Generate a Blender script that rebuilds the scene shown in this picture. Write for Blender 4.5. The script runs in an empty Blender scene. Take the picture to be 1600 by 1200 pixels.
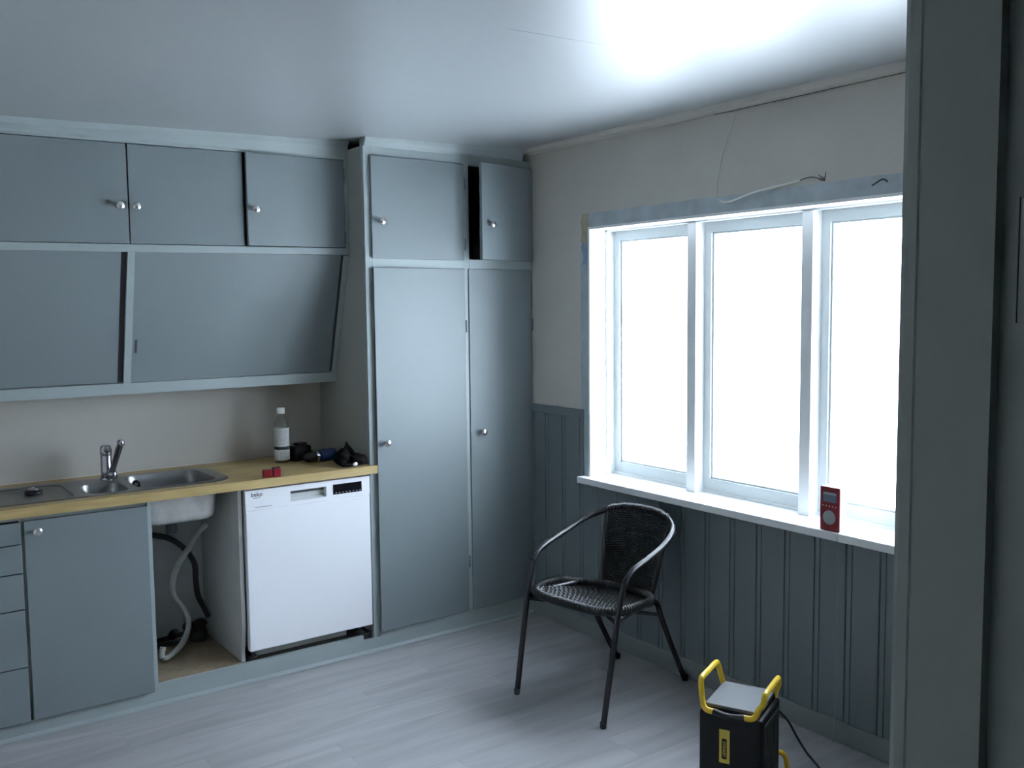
import bpy, bmesh, math, random
from mathutils import Vector, Matrix
random.seed(7)
PI = math.pi
SC = bpy.context.scene
COL = SC.collection

# ------------------------------------------------------------------ camera
def make_camera():
    yaw, pitch, roll = 0.6247, -0.0838, -0.0108
    fw = Vector((math.sin(yaw)*math.cos(pitch), math.cos(yaw)*math.cos(pitch), math.sin(pitch)))
    r = Vector((math.cos(yaw), -math.sin(yaw), 0)); u = r.cross(fw)
    c, s = math.cos(roll), math.sin(roll)
    R, U = c*r + s*u, -s*r + c*u
    cam = bpy.data.cameras.new('camera'); o = bpy.data.objects.new('camera', cam); COL.objects.link(o)
    m = Matrix((R, U, -fw)).transposed().to_4x4()
    m.translation = Vector((-2.9931, -3.9631, 1.6496))
    o.matrix_world = m
    cam.sensor_width = 36.0; cam.lens = 36.0*1475.16/1600.0
    cam.clip_start = 0.02
    SC.camera = o
make_camera()

# ------------------------------------------------------------------ world, sun, exposure
w = bpy.data.worlds.new('overcast_sky'); SC.world = w; w.use_nodes = True
bg = w.node_tree.nodes['Background']
bg.inputs[0].default_value = (0.73, 0.835, 1.0, 1); bg.inputs[1].default_value = 3.5
sun = bpy.data.lights.new('sun', 'SUN'); sun.energy = 3.0; sun.angle = math.radians(15); sun.color = (0.90, 0.95, 1.0)
so = bpy.data.objects.new('sun', sun); COL.objects.link(so)
so.rotation_euler = (0, math.radians(-28), math.radians(8))      # comes from behind the house, over its roof
SC.view_settings.view_transform = 'Standard'; SC.view_settings.look = 'None'
SC.view_settings.exposure = 2.55; SC.view_settings.gamma = 1.0; SC.view_settings.use_curve_mapping = False
cy = SC.cycles
cy.max_bounces = 14; cy.diffuse_bounces = 9; cy.glossy_bounces = 4; cy.transparent_max_bounces = 12
cy.caustics_reflective = False; cy.caustics_refractive = False
cy.sample_clamp_indirect = 12.0
cy.use_denoising = True

# ------------------------------------------------------------------ materials
def nodes(name):
    m = bpy.data.materials.new(name); m.use_nodes = True
    nt = m.node_tree; return m, nt, nt.nodes['Principled BSDF']
def mat(name, col, rough=0.5, metal=0.0, bump=0.0, bscale=60.0, var=0.0, vscale=4.0, spec=None, coat=0.0, stretch=None):
    m, nt, b = nodes(name)
    b.inputs['Base Color'].default_value = (*col, 1); b.inputs['Roughness'].default_value = rough
    b.inputs['Metallic'].default_value = metal
    if spec is not None: b.inputs['Specular IOR Level'].default_value = spec
    if coat: b.inputs['Coat Weight'].default_value = coat; b.inputs['Coat Roughness'].default_value = 0.08
    tc = nt.nodes.new('ShaderNodeTexCoord'); mp = nt.nodes.new('ShaderNodeMapping')
    nt.links.new(tc.outputs['Object'], mp.inputs['Vector'])
    if stretch: mp.inputs['Scale'].default_value = stretch
    if var:
        n = nt.nodes.new('ShaderNodeTexNoise'); n.inputs['Scale'].default_value = vscale; n.inputs['Detail'].default_value = 5
        nt.links.new(mp.outputs['Vector'], n.inputs['Vector'])
        r = nt.nodes.new('ShaderNodeValToRGB')
        r.color_ramp.elements[0].position = 0.3; r.color_ramp.elements[1].position = 0.7
        r.color_ramp.elements[0].color = (*[max(0, c*(1-var)) for c in col], 1)
        r.color_ramp.elements[1].color = (*[min(1, c*(1+var)) for c in col], 1)
        nt.links.new(n.outputs['Fac'], r.inputs['Fac']); nt.links.new(r.outputs['Color'], b.inputs['Base Color'])
    if bump:
        n2 = nt.nodes.new('ShaderNodeTexNoise'); n2.inputs['Scale'].default_value = bscale; n2.inputs['Detail'].default_value = 4
        nt.links.new(mp.outputs['Vector'], n2.inputs['Vector'])
        bp = nt.nodes.new('ShaderNodeBump'); bp.inputs['Strength'].default_value = bump; bp.inputs['Distance'].default_value = 0.004
        nt.links.new(n2.outputs['Fac'], bp.inputs['Height']); nt.links.new(bp.outputs['Normal'], b.inputs['Normal'])
    return m
M = {}
M['door'] = mat('blue_grey_door_paint', (0.198, 0.232, 0.243), 0.46, spec=0.6, bump=0.10, bscale=45, var=0.03, vscale=2)
M['frame'] = mat('pale_grey_frame_paint', (0.345, 0.395, 0.395), 0.42, bump=0.08, bscale=40, var=0.03)
M['wains'] = mat('blue_grey_wainscot_paint', (0.165, 0.200, 0.210), 0.42, bump=0.12, bscale=60, var=0.05, vscale=6, stretch=(1, 1, .15))
M['baseboard'] = mat('grey_baseboard_paint', (0.225, 0.252, 0.252), 0.45, bump=0.06, bscale=60, var=0.04)
M['side'] = mat('warm_grey_side_panel', (0.33, 0.345, 0.325), 0.5, bump=0.06, bscale=60, var=0.03)
M['wall'] = mat('warm_grey_wallpaper', (0.62, 0.590, 0.540), 0.65, bump=0.2, bscale=90, var=0.04, vscale=3)
M['strip'] = mat('scuffed_grey_casing_scar', (0.47, 0.53, 0.56), 0.6, bump=0.25, bscale=50, var=0.16, vscale=9)
M['blue_strip'] = mat('old_blue_paint', (0.30, 0.38, 0.52), 0.6, bump=0.2, bscale=60, var=0.15, vscale=20)
M['putty'] = mat('raw_yellow_board', (0.47, 0.43, 0.30), 0.7, bump=0.2, bscale=80, var=0.15, vscale=30)
M['ceil'] = mat('white_ceiling_paint', (0.38, 0.398, 0.408), 0.40, spec=1.0, coat=0.7, bump=0.06, bscale=30, var=0.02, vscale=2)
M['sash'] = mat('grey_white_sash_paint', (0.56, 0.60, 0.60), 0.4, bump=0.05, bscale=50)
M['ceil'].node_tree.nodes['Principled BSDF'].inputs['Coat Roughness'].default_value = 0.36
M['white'] = mat('white_window_paint', (0.84, 0.85, 0.85), 0.35, bump=0.05, bscale=50)
M['splash'] = mat('glossy_cream_backsplash', (0.49, 0.470, 0.43), 0.11, var=0.02, vscale=2, bump=0.02, bscale=20)
M['hallwall'] = mat('hall_wall_paint', (0.24, 0.25, 0.24), 0.6, bump=0.1, bscale=60, var=0.03)
M['jamb'] = mat('greenish_grey_jamb_paint', (0.24, 0.275, 0.265), 0.45, bump=0.12, bscale=60, var=0.03)
M['enamel'] = mat('white_appliance_enamel', (0.88, 0.885, 0.915), 0.28)
M['enamel_shade'] = mat('light_grey_plastic', (0.60, 0.61, 0.60), 0.35)
M['black'] = mat('black_plastic', (0.007, 0.007, 0.009), 0.45, spec=0.3, bump=0.05, bscale=200)
M['black_gloss'] = mat('glossy_black_display', (0.008, 0.008, 0.010), 0.08)
M['dark_grey'] = mat('dark_grey_plastic', (0.06, 0.065, 0.07), 0.45)
M['ink'] = mat('printed_dark_ink', (0.05, 0.05, 0.06), 0.5)
M['steel'] = mat('brushed_stainless_steel', (0.27, 0.27, 0.27), 0.34, metal=1, bump=0.05, bscale=60, stretch=(1, 14, 14))
M['steel_dull'] = mat('dull_steel_underside', (0.60, 0.59, 0.57), 0.55, metal=0.55, var=0.18, vscale=14)
M['chrome'] = mat('chrome', (0.40, 0.40, 0.44), 0.12, metal=1)
M['knob'] = mat('satin_aluminium_knob', (0.72, 0.71, 0.71), 0.25, metal=0.9)
M['rubber'] = mat('black_rubber', (0.02, 0.02, 0.022), 0.55)
M['greyhose'] = mat('grey_corrugated_plastic', (0.42, 0.42, 0.40), 0.5, var=0.08, vscale=20)
M['chip'] = mat('brown_particle_board', (0.30, 0.235, 0.155), 0.7, bump=0.15, bscale=120, var=0.16, vscale=30)
M['bay'] = mat('pale_board_panel', (0.54, 0.545, 0.535), 0.6, var=0.06, vscale=10)
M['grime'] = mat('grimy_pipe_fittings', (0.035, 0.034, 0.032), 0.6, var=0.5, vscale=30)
M['yellow'] = mat('yellow_enamelled_tube', (0.78, 0.52, 0.025), 0.30)
M['label_yellow'] = mat('yellow_label', (0.72, 0.56, 0.08), 0.45)
M['heat_top'] = mat('matte_grey_metal_top', (0.150, 0.155, 0.165), 0.6, bump=0.05, bscale=150)
M['heat_side'] = mat('dark_perforated_side', (0.055, 0.058, 0.058), 0.45, var=0.6, vscale=25)
M['red'] = mat('red_plastic', (0.25, 0.014, 0.024), 0.35)
M['dark_red'] = mat('dark_red_plastic', (0.22, 0.012, 0.016), 0.35)
M['screen'] = mat('grey_blue_screen', (0.17, 0.20, 0.28), 0.2)
M['dial'] = mat('silver_grey_dial', (0.36, 0.38, 0.40), 0.5)
M['cable'] = mat('white_cable', (0.80, 0.79, 0.74), 0.45)
M['label'] = mat('white_paper_label', (0.62, 0.63, 0.62), 0.6)
M['capw'] = mat('white_bottle_cap', (0.85, 0.85, 0.84), 0.4)
M['print'] = mat('grey_print_lines', (0.32, 0.33, 0.34), 0.6)
M['oldwire'] = mat('grey_wire', (0.11, 0.11, 0.11), 0.6)
M['blue'] = mat('dark_blue_plastic', (0.018, 0.04, 0.115), 0.32)
M['cloth'] = mat('black_cloth', (0.007, 0.006, 0.006), 0.9, spec=0.15, bump=0.4, bscale=80)
M['rattan'] = mat('black_woven_plastic', (0.017, 0.017, 0.018), 0.38, bump=0.15, bscale=300)
M['tube'] = mat('black_lacquered_tube', (0.020, 0.020, 0.023), 0.26)
M['snow'] = mat('snow', (0.86, 0.87, 0.88), 0.8, bump=0.3, bscale=2)
M['dark_in'] = mat('dark_cabinet_inside', (0.10, 0.095, 0.09), 0.8, var=0.1)

def counter_mat():
    m, nt, b = nodes('yellow_wood_laminate')
    tc = nt.nodes.new('ShaderNodeTexCoord'); mp = nt.nodes.new('ShaderNodeMapping')
    mp.inputs['Scale'].default_value = (1.2, 9, 9)
    n = nt.nodes.new('ShaderNodeTexNoise'); n.inputs['Scale'].default_value = 3; n.inputs['Detail'].default_value = 6; n.inputs['Distortion'].default_value = .6
    r = nt.nodes.new('ShaderNodeValToRGB'); e = r.color_ramp.elements
    e[0].position = .3; e[0].color = (.40, .285, .115, 1); e[1].position = .7; e[1].color = (.56, .42, .19, 1)
    nt.links.new(tc.outputs['Object'], mp.inputs['Vector']); nt.links.new(mp.outputs['Vector'], n.inputs['Vector'])
    nt.links.new(n.outputs['Fac'], r.inputs['Fac']); nt.links.new(r.outputs['Color'], b.inputs['Base Color'])
    b.inputs['Roughness'].default_value = 0.42
    return m
M['counter'] = counter_mat()

def plank_mat():
    m, nt, b = nodes('whitewashed_laminate')
    tc = nt.nodes.new('ShaderNodeTexCoord'); oi = nt.nodes.new('ShaderNodeObjectInfo')
    add = nt.nodes.new('ShaderNodeVectorMath'); add.operation = 'ADD'
    mul = nt.nodes.new('ShaderNodeMath'); mul.operation = 'MULTIPLY'; mul.inputs[1].default_value = 37
    nt.links.new(oi.outputs['Random'], mul.inputs[0])
    nt.links.new(tc.outputs['Object'], add.inputs[0]); nt.links.new(mul.outputs[0], add.inputs[1])
    mp = nt.nodes.new('ShaderNodeMapping'); mp.inputs['Scale'].default_value = (.9, 7, 1)
    nt.links.new(add.outputs[0], mp.inputs['Vector'])
    n = nt.nodes.new('ShaderNodeTexNoise'); n.inputs['Scale'].default_value = 1.7; n.inputs['Detail'].default_value = 4; n.inputs['Distortion'].default_value = .8
    nt.links.new(mp.outputs['Vector'], n.inputs['Vector'])
    r = nt.nodes.new('ShaderNodeValToRGB'); e = r.color_ramp.elements
    e[0].position = .28; e[0].color = (.325, .317, .325, 1); e[1].position = .66; e[1].color = (.44, .435, .445, 1)
    nt.links.new(n.outputs['Fac'], r.inputs['Fac'])
    hs = nt.nodes.new('ShaderNodeHueSaturation'); mr = nt.nodes.new('ShaderNodeMapRange')
    mr.inputs['To Min'].default_value = .975; mr.inputs['To Max'].default_value = 1.025
    nt.links.new(oi.outputs['Random'], mr.inputs['Value']); nt.links.new(mr.outputs[0], hs.inputs['Value'])
    nt.links.new(r.outputs['Color'], hs.inputs['Color']); nt.links.new(hs.outputs['Color'], b.inputs['Base Color'])
    b.inputs['Roughness'].default_value = 0.38
    return m
M['plank'] = plank_mat()

def facing_fresnel(nt, mx, f0, f1):
    lw = nt.nodes.new('ShaderNodeLayerWeight'); lw.inputs['Blend'].default_value = .5
    p = nt.nodes.new('ShaderNodeMath'); p.operation = 'POWER'; p.inputs[1].default_value = 4.5
    a = nt.nodes.new('ShaderNodeMapRange'); a.inputs['To Min'].default_value = f0; a.inputs['To Max'].default_value = f1
    nt.links.new(lw.outputs['Facing'], p.inputs[0]); nt.links.new(p.outputs[0], a.inputs['Value']); nt.links.new(a.outputs[0], mx.inputs[0])
def glass_mat():
    m = bpy.data.materials.new('window_glass'); m.use_nodes = True; nt = m.node_tree; nt.nodes.clear()
    o = nt.nodes.new('ShaderNodeOutputMaterial'); mx = nt.nodes.new('ShaderNodeMixShader')
    t = nt.nodes.new('ShaderNodeBsdfTransparent'); g = nt.nodes.new('ShaderNodeBsdfGlossy'); g.inputs['Roughness'].default_value = .02
    facing_fresnel(nt, mx, .04, .75)
    t.inputs[0].default_value = (.97, .985, .98, 1)
    nt.links.new(t.outputs[0], mx.inputs[1]); nt.links.new(g.outputs[0], mx.inputs[2])
    nt.links.new(mx.outputs[0], o.inputs[0]); return m
M['glass'] = glass_mat()
def clear_plastic():
    m = bpy.data.materials.new('clear_bottle_plastic'); m.use_nodes = True; nt = m.node_tree; nt.nodes.clear()
    o = nt.nodes.new('ShaderNodeOutputMaterial'); mx = nt.nodes.new('ShaderNodeMixShader')
    t = nt.nodes.new('ShaderNodeBsdfTransparent'); g = nt.nodes.new('ShaderNodeBsdfGlossy'); g.inputs['Roughness'].default_value = .08
    facing_fresnel(nt, mx, .04, .75)
    t.inputs[0].default_value = (.90, .92, .89, 1)
    nt.links.new(t.outputs[0], mx.inputs[1]); nt.links.new(g.outputs[0], mx.inputs[2])
    nt.links.new(mx.outputs[0], o.inputs[0]); return m
M['clear'] = clear_plastic()

# ------------------------------------------------------------------ mesh helpers
WM = {}                                                    # world matrices of everything made so far
def tag(o, label=None, cat=None, group=None, kind=None):
    if label: o['label'] = label
    if cat: o['category'] = cat
    if group: o['group'] = group
    if kind: o['kind'] = kind
    return o
def thing(name, label, cat, loc=(0, 0, 0), rz=0.0, group=None):
    o = bpy.data.objects.new(name, None); COL.objects.link(o); o.empty_display_size = .05
    o.location = loc; o.rotation_euler = (0, 0, rz)
    WM[o] = Matrix.Translation(Vector(loc)) @ Matrix.Rotation(rz, 4, 'Z')
    return tag(o, label, cat, group)
def obj(name, bm, m, parent=None, smooth=False, local=False, kind=None, label=None, cat=None, angle=40):
    """link bm (world coordinates unless local) as one mesh object, origin at its bottom centre, in its parent's space"""
    PW = WM[parent] if parent is not None else Matrix()
    if not local: bmesh.ops.transform(bm, matrix=PW.inverted(), verts=bm.verts)
    xs = [v.co for v in bm.verts]
    c = Vector(((min(v.x for v in xs)+max(v.x for v in xs))/2, (min(v.y for v in xs)+max(v.y for v in xs))/2, min(v.z for v in xs)))
    bmesh.ops.translate(bm, vec=-c, verts=bm.verts)
    bmesh.ops.recalc_face_normals(bm, faces=bm.faces)
    me = bpy.data.meshes.new(name); bm.to_mesh(me); bm.free()
    me.materials.append(M[m] if isinstance(m, str) else m)
    if smooth:
        for p in me.polygons: p.use_smooth = True
        try: me.set_sharp_from_angle(angle=math.radians(angle))
        except Exception: pass
    o = bpy.data.objects.new(name, me); COL.objects.link(o)
    o.location = c
    if parent is not None: o.parent = parent
    WM[o] = PW @ Matrix.Translation(c)
    return tag(o, label, cat, None, kind)
def struct(name, bm, m, parent=None, smooth=False):
    return obj(name, bm, m, parent, smooth, kind='structure' if parent is None else None)
def BM(): return bmesh.new()
def box(bm, x0, x1, y0, y1, z0, z1, bev=0.0, seg=2):
    ret = bmesh.ops.create_cube(bm, size=1.0); vs = ret['verts']
    for v in vs: v.co = Vector(((x0+x1)/2 + v.co.x*(x1-x0), (y0+y1)/2 + v.co.y*(y1-y0), (z0+z1)/2 + v.co.z*(z1-z0)))
    if bev:
        es = list({e for v in vs for e in v.link_edges})
        bmesh.ops.bevel(bm, geom=es, offset=bev, segments=seg, affect='EDGES', profile=.5)
    return bm
def bx(*a, **k): return box(BM(), *a, **k)
def tube(bm, pts, r, seg=10, closed=False, cap=True):
    """round tube along a polyline; r a number or a list"""
    pts = [Vector(p) for p in pts]; n = len(pts); rings = []
    up = None
    for i, p in enumerate(pts):
        if closed: d = pts[(i+1) % n] - pts[i-1]
        else: d = pts[min(i+1, n-1)] - pts[max(i-1, 0)]
        d.normalize()
        if up is None:
            up = Vector((0, 0, 1)) if abs(d.z) < .9 else Vector((1, 0, 0))
        a = up - d*up.dot(d)
        if a.length < 1e-5: a = d.orthogonal()
        a.normalize(); b = d.cross(a); up = a
        rr = r[i] if isinstance(r, (list, tuple)) else r
        rings.append([bm.verts.new(p + (a*math.cos(2*PI*k/seg) + b*math.sin(2*PI*k/seg))*rr) for k in range(seg)])
    m = n if closed else n-1
    for i in range(m):
        A, B = rings[i], rings[(i+1) % n]
        for k in range(seg): bm.faces.new((A[k], A[(k+1) % seg], B[(k+1) % seg], B[k]))
    if cap and not closed:
        bm.faces.new(rings[0][::-1]); bm.faces.new(rings[-1])
    return bm
def spline(pts, n=8, closed=False):
    pts = [Vector(p) for p in pts]; out = []; N = len(pts)
    rng = N if closed else N-1
    for i in range(rng):
        if closed: p0, p1, p2, p3 = pts[i-1], pts[i], pts[(i+1) % N], pts[(i+2) % N]
        else: p0, p1, p2, p3 = pts[max(i-1, 0)], pts[i], pts[i+1], pts[min(i+2, N-1)]
        for k in range(n):
            t = k/n
            out.append(.5*((2*p1) + (p2-p0)*t + (2*p0-5*p1+4*p2-p3)*t*t + (3*p1-p0-3*p2+p3)*t*t*t))
    if not closed: out.append(pts[-1])
    return out
def lathe(bm, prof, seg=20, mtx=None):
    """prof: list of (radius, height) about z"""
    rings = []
    new = []
    for r, z in prof:
        if r < 1e-6: v = bm.verts.new((0, 0, z)); rings.append([v]); new.append(v)
        else:
            ring = [bm.verts.new((r*math.cos(2*PI*k/seg), r*math.sin(2*PI*k/seg), z)) for k in range(seg)]
            rings.append(ring); new += ring
    for A, B in zip(rings, rings[1:]):
        for k in range(seg):
            k2 = (k+1) % seg
            if len(A) == 1 and len(B) == 1: continue
            if len(A) == 1: bm.faces.new((A[0], B[k], B[k2]))
            elif len(B) == 1: bm.faces.new((A[k], A[k2], B[0]))
            else: bm.faces.new((A[k], A[k2], B[k2], B[k]))
    if mtx is not None: bmesh.ops.transform(bm, matrix=mtx, verts=new)
    return bm
def prism(bm, poly, axis, a0, a1):
    """extrude polygon (2-D points in the two other axes, in x,y,z order) along axis"""
    def P(p, a):
        if axis == 'x': return (a, p[0], p[1])
        if axis == 'y': return (p[0], a, p[1])
        return (p[0], p[1], a)
    A = [bm.verts.new(P(p, a0)) for p in poly]; B = [bm.verts.new(P(p, a1)) for p in poly]
    n = len(poly)
    for i in range(n): bm.faces.new((A[i], A[(i+1) % n], B[(i+1) % n], B[i]))
    bm.faces.new(A[::-1]); bm.faces.new(B)
    return bm
def text_bm(s, size, mtx, depth=0.0004, bold=0.0):
    cu = bpy.data.curves.new('text', 'FONT'); cu.body = s; cu.size = size; cu.extrude = depth; cu.offset = bold
    cu.align_x = 'CENTER'; cu.align_y = 'CENTER'; cu.resolution_u = 3
    o = bpy.data.objects.new('text', cu); COL.objects.link(o)
    dg = bpy.context.evaluated_depsgraph_get()
    me = bpy.data.meshes.new_from_object(o.evaluated_get(dg))
    bm = BM(); bm.from_mesh(me)
    bpy.data.objects.remove(o); bpy.data.curves.remove(cu); bpy.data.meshes.remove(me)
    bmesh.ops.transform(bm, matrix=mtx, verts=bm.verts)
    return bm
def frame_mtx(o, X, Y, Z):
    m = Matrix((Vector(X), Vector(Y), Vector(Z))).transposed().to_4x4(); m.translation = Vector(o); return m
def mtx_along(o, d):
    d = Vector(d).normalized(); a = d.orthogonal().normalized(); b = d.cross(a)
    return frame_mtx(o, a, b, d)

# ------------------------------------------------------------------ the shell
XL, YB = -0.965, 0.537          # side of the tall cabinet, back wall
def ceil_z(x): return 2.443 + 0.0235*x      # the old ceiling is not quite level
floor = struct('floor', bx(-3.25, .30, -5.4, .60, -.20, -.008), 'hallwall')
def planks():
    y = .0; row = 0
    rnd = random.Random(3)
    while y > -3.44:
        y1 = y; y0 = max(y-.193, -3.44); x = -3.2 + [-.9, -.25, -.6, -.05][row % 4]
        while x < -.001:
            a, b = max(x, -3.2), min(x+1.285, -.001)
            if b-a > .03:
                obj('plank', bx(a+.00015, b-.00015, y0+.00015, y1-.00015, -.008, 0, bev=.0003, seg=1), 'plank', floor)
            x += 1.285
        y -= .193; row += 1
planks()
obj('hall_flooring', bx(-3.2, .0, -5.3, -3.441, -.008, 0), 'plank', floor)

def ceiling():
    bm = BM()
    x0, x1 = -3.3, .3
    prism(bm, [(x0, ceil_z(x0)), (x1, ceil_z(x1)), (x1, 2.55), (x0, 2.55)], 'y', -5.4, .64)
    c = struct('ceiling', bm, 'ceil')
    # painted-over sheet joints, a hair proud
    for y in (-1.787,):
        b = BM()
        prism(b, [(-1.42, ceil_z(-1.42)-.0006), (-1.02, ceil_z(-1.02)-.0003), (-1.02, ceil_z(-1.02)+.001), (-1.42, ceil_z(-1.42)+.001)], 'y', y-.0018, y+.0018)
        obj('sheet_joint', b, 'ceil', c)
ceiling()
struct('wall_back', bx(-3.3, .3, YB, YB+.12, -.2, 2.5), 'wall')
bpy.data.objects['wall_back']['kind'] = 'structure'
WB = bpy.data.objects['wall_back']
obj('backsplash', bx(-3.19, XL-.002, YB-.006, YB-.0005, .91, 1.277), 'splash', WB, label='glossy cream backsplash panel')

# right wall with its window hole: y -0.455..-2.30, z 0.79..2.018
HY0, HY1, HZ0, HZ1 = -2.30, -0.455, .775, 2.018
bm = BM()
box(bm, 0, .30, -5.4, .0+YB, -.2, HZ0); box(bm, 0, .30, -5.4, YB, HZ1, 2.5)
box(bm, 0, .30, HY1, YB, HZ0, HZ1); box(bm, 0, .30, -5.4, HY0, HZ0, HZ1)
WR = struct('wall_right', bm, 'wall')
struct('wall_left', bx(-3.3, -3.2, -5.4, .64, -.2, 2.5), 'wall')
# front wall (towards the hall) with the doorway the picture is taken through
DX0, DX1 = -3.06, -2.123
bm = BM()
box(bm, DX1+.03, .0, -3.556, -3.432, 0, 2.5); box(bm, -3.2, DX0-.03, -3.556, -3.432, 0, 2.5)
box(bm, DX0-.03, DX1+.03, -3.556, -3.432, 2.10, 2.5)
struct('wall_front', bm, 'hallwall')
struct('wall_hall', bx(-3.3, .0, -5.4, -5.3, -.2, 2.5), 'hallwall')

# wainscot on the window wall: separate tongue and groove boards
def wainscot():
    p = .13845; y = 0.0; edges = [0.0]
    k = -.117
    while k > -3.43: edges.append(k); k -= p
    edges.append(-3.432)
    for a, b in zip(edges, edges[1:]):
        top = 1.093 if a > -.40 and b > -.425 else .775
        if b < HY0-.06: top = 1.093
        b2 = b if b > -.394-.03 or b < -.43 else b
        bm = BM(); g = .0035; d = .010
        # face with V edges and one bead line
        ys = [a-.0006, a-g, a-.022, a-.024, a-.026, b2+g, b2+.0006]
        xs = [-.003, -d, -d, -d+.005, -d, -d, -.003]
        if abs(a-b2) < .05: ys = [a-.0006, a-g, b2+g, b2+.0006]; xs = [-.003, -d, -d, -.003]
        poly = [(x, yy) for x, yy in zip(xs, ys)] + [(0, ys[-1]), (0, ys[0])]
        prism(bm, [(x, yy) for x, yy in poly], 'z', .083, top)
        obj('plank', bm, 'wains', WR)
    obj('plank', bx(-.010, 0, -.4175, -.3945, .7765, 1.0875, bev=.002), 'wains', WR)
    obj('cap_rail', bx(-.014, 0, -.419, 0, 1.088, 1.130, bev=.003), 'wains', WR)
    obj('cap_rail', bx(-.014, 0, -3.43, HY0-.06, 1.088, 1.130, bev=.003), 'wains', WR)
wainscot()
struct('baseboard_right', bx(-.016, 0, -3.43, 0, .0, .084, bev=.003), 'baseboard')
# scar left by the window casing that was taken off
def scar():
    bm = BM()
    # top strip with a slightly wavy upper edge
    def ragged(x, pts_in, pts_out, m, name):
        bm = BM(); n = len(pts_in)
        A = [bm.verts.new((x, p[0], p[1])) for p in pts_in]; B = [bm.verts.new((x, p[0], p[1])) for p in pts_out]
        A2 = [bm.verts.new((.0005, p[0], p[1])) for p in pts_in]; B2 = [bm.verts.new((.0005, p[0], p[1])) for p in pts_out]
        for i in range(n-1):
            bm.faces.new((A[i], A[i+1], B[i+1], B[i])); bm.faces.new((A[i], A[i+1], A2[i+1], A2[i])); bm.faces.new((B[i], B[i+1], B2[i+1], B2[i]))
        for i in (0, n-1): bm.faces.new((A[i], B[i], B2[i], A2[i]))
        obj(name, bm, m, WR, label='bare scuffed strip where the window casing was removed' if name == 'bare_strip' else None)
    rnd = random.Random(11)
    ys = [-.44 - i*(1.90/46) for i in range(47)]
    ragged(-.0016, [(y, HZ1) for y in ys], [(y, 2.0835 + rnd.uniform(-.0022, .0022)) for y in ys], 'strip', 'bare_strip')
    zs = [.80 + i*(1.12/40) for i in range(41)]
    def out(z):
        if z < .93: return -.410 + .012*math.sin(z*60)
        if z < 1.09: return -.424 + rnd.uniform(-.003, .003)
        return -.398 + rnd.uniform(-.0015, .0015)
    ragged(-.0016, [(-.455, z) for z in zs if z < 1.13], [(min(out(z), -.4185), z) for z in zs if z < 1.13], 'strip', 'bare_strip')
    ragged(-.0016, [(-.455, z) for z in zs if z > 1.10], [(out(z), z) for z in zs if z > 1.10], 'strip', 'bare_strip')
    z2 = [1.84 + i*.014 for i in range(10)]
    ragged(-.0022, [(-.455, z) for z in z2], [(-.400 - .020*abs(math.sin(z*31)), z) for z in z2], 'blue_strip', 'old_paint_patch')
    z3 = [1.945 + i*.0138 for i in range(11)]
    ragged(-.0026, [(-.455-.02*max(0, math.sin(i*.5)) if z > 2.02 else -.455, z) for i, z in enumerate(z3)], [(-.399 - .010*abs(math.sin(z*40)), z) for z in z3], 'putty', 'raw_board_patch')
    # dark squiggle of old glue on the top strip
    pts = spline([(-.0022, -1.985, 2.052), (-.0022, -2.006, 2.062), (-.0022, -2.022, 2.069), (-.0022, -2.036, 2.066), (-.0022, -2.045, 2.058)], 5)
    obj('glue_mark', tube(BM(), pts, .0032, 6), 'oldwire', WR)
scar()

# ceiling battens / crown mouldings
bm = BM(); prism(bm, [(-.058, ceil_z(-.058)), (-.002, ceil_z(-.002)), (-.002, 2.4175), (-.050, 2.4215)], 'y', -3.43, -.001)
struct('trim_1', bm, 'wall')
obj('joint_shadow', bx(-.0025, -.0005, -3.42, -1.25, 2.4150, 2.4172), 'oldwire', WR)  # dark strip painted in for the shadow line under the trim
bm = BM(); prism(bm, [(.150, 2.386), (.1625, 2.345), (.20, 2.345), (.20, 2.43), (.135, 2.43)], 'x', -3.199, XL-.001)
def tilt(bm):
    for v in bm.verts: v.co.z += .0085*(v.co.x+1.70)
    return bm
# upper one follows the ceiling
for v in bm.verts:
    if v.co.z > 2.38: v.co.z = (ceil_z(v.co.x) if v.co.z > 2.4 else ceil_z(v.co.x)-.022)
    else: v.co.z = 2.341 + .0085*(v.co.x+1.7)
struct('trim_2', bm, 'frame')
bm = BM(); prism(bm, [(-.004, 2.37), (.04, 2.37), (.04, 2.43), (-.022, 2.43), (-.018, 2.415)], 'x', XL+.004, -.059)
for v in bm.verts:
    if v.co.z > 2.425: v.co.z = ceil_z(v.co.x)
    elif v.co.z > 2.4: v.co.z = ceil_z(v.co.x)-.018
    else: v.co.z = 2.384
struct('trim_3', bm, 'frame')
# plinth board under all cabinets with a quarter round at the floor
struct('baseboard_back', bx(-2.96, -.012, .0, .018, 0, .066), 'frame')
def plinth():
    p = bpy.data.objects['baseboard_back']
    bm = BM(); prism(bm, [(0, .001), (-.016, .001), (-.0155, .008), (-.011, .014), (0, .017)], 'x', -2.96, -.016)
    obj('quarter_round', bm, 'frame', p)
    obj('plinth_riser', bx(-2.44, -1.02, .0005, .018, .0662, .090), 'frame', p)
plinth()

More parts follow.
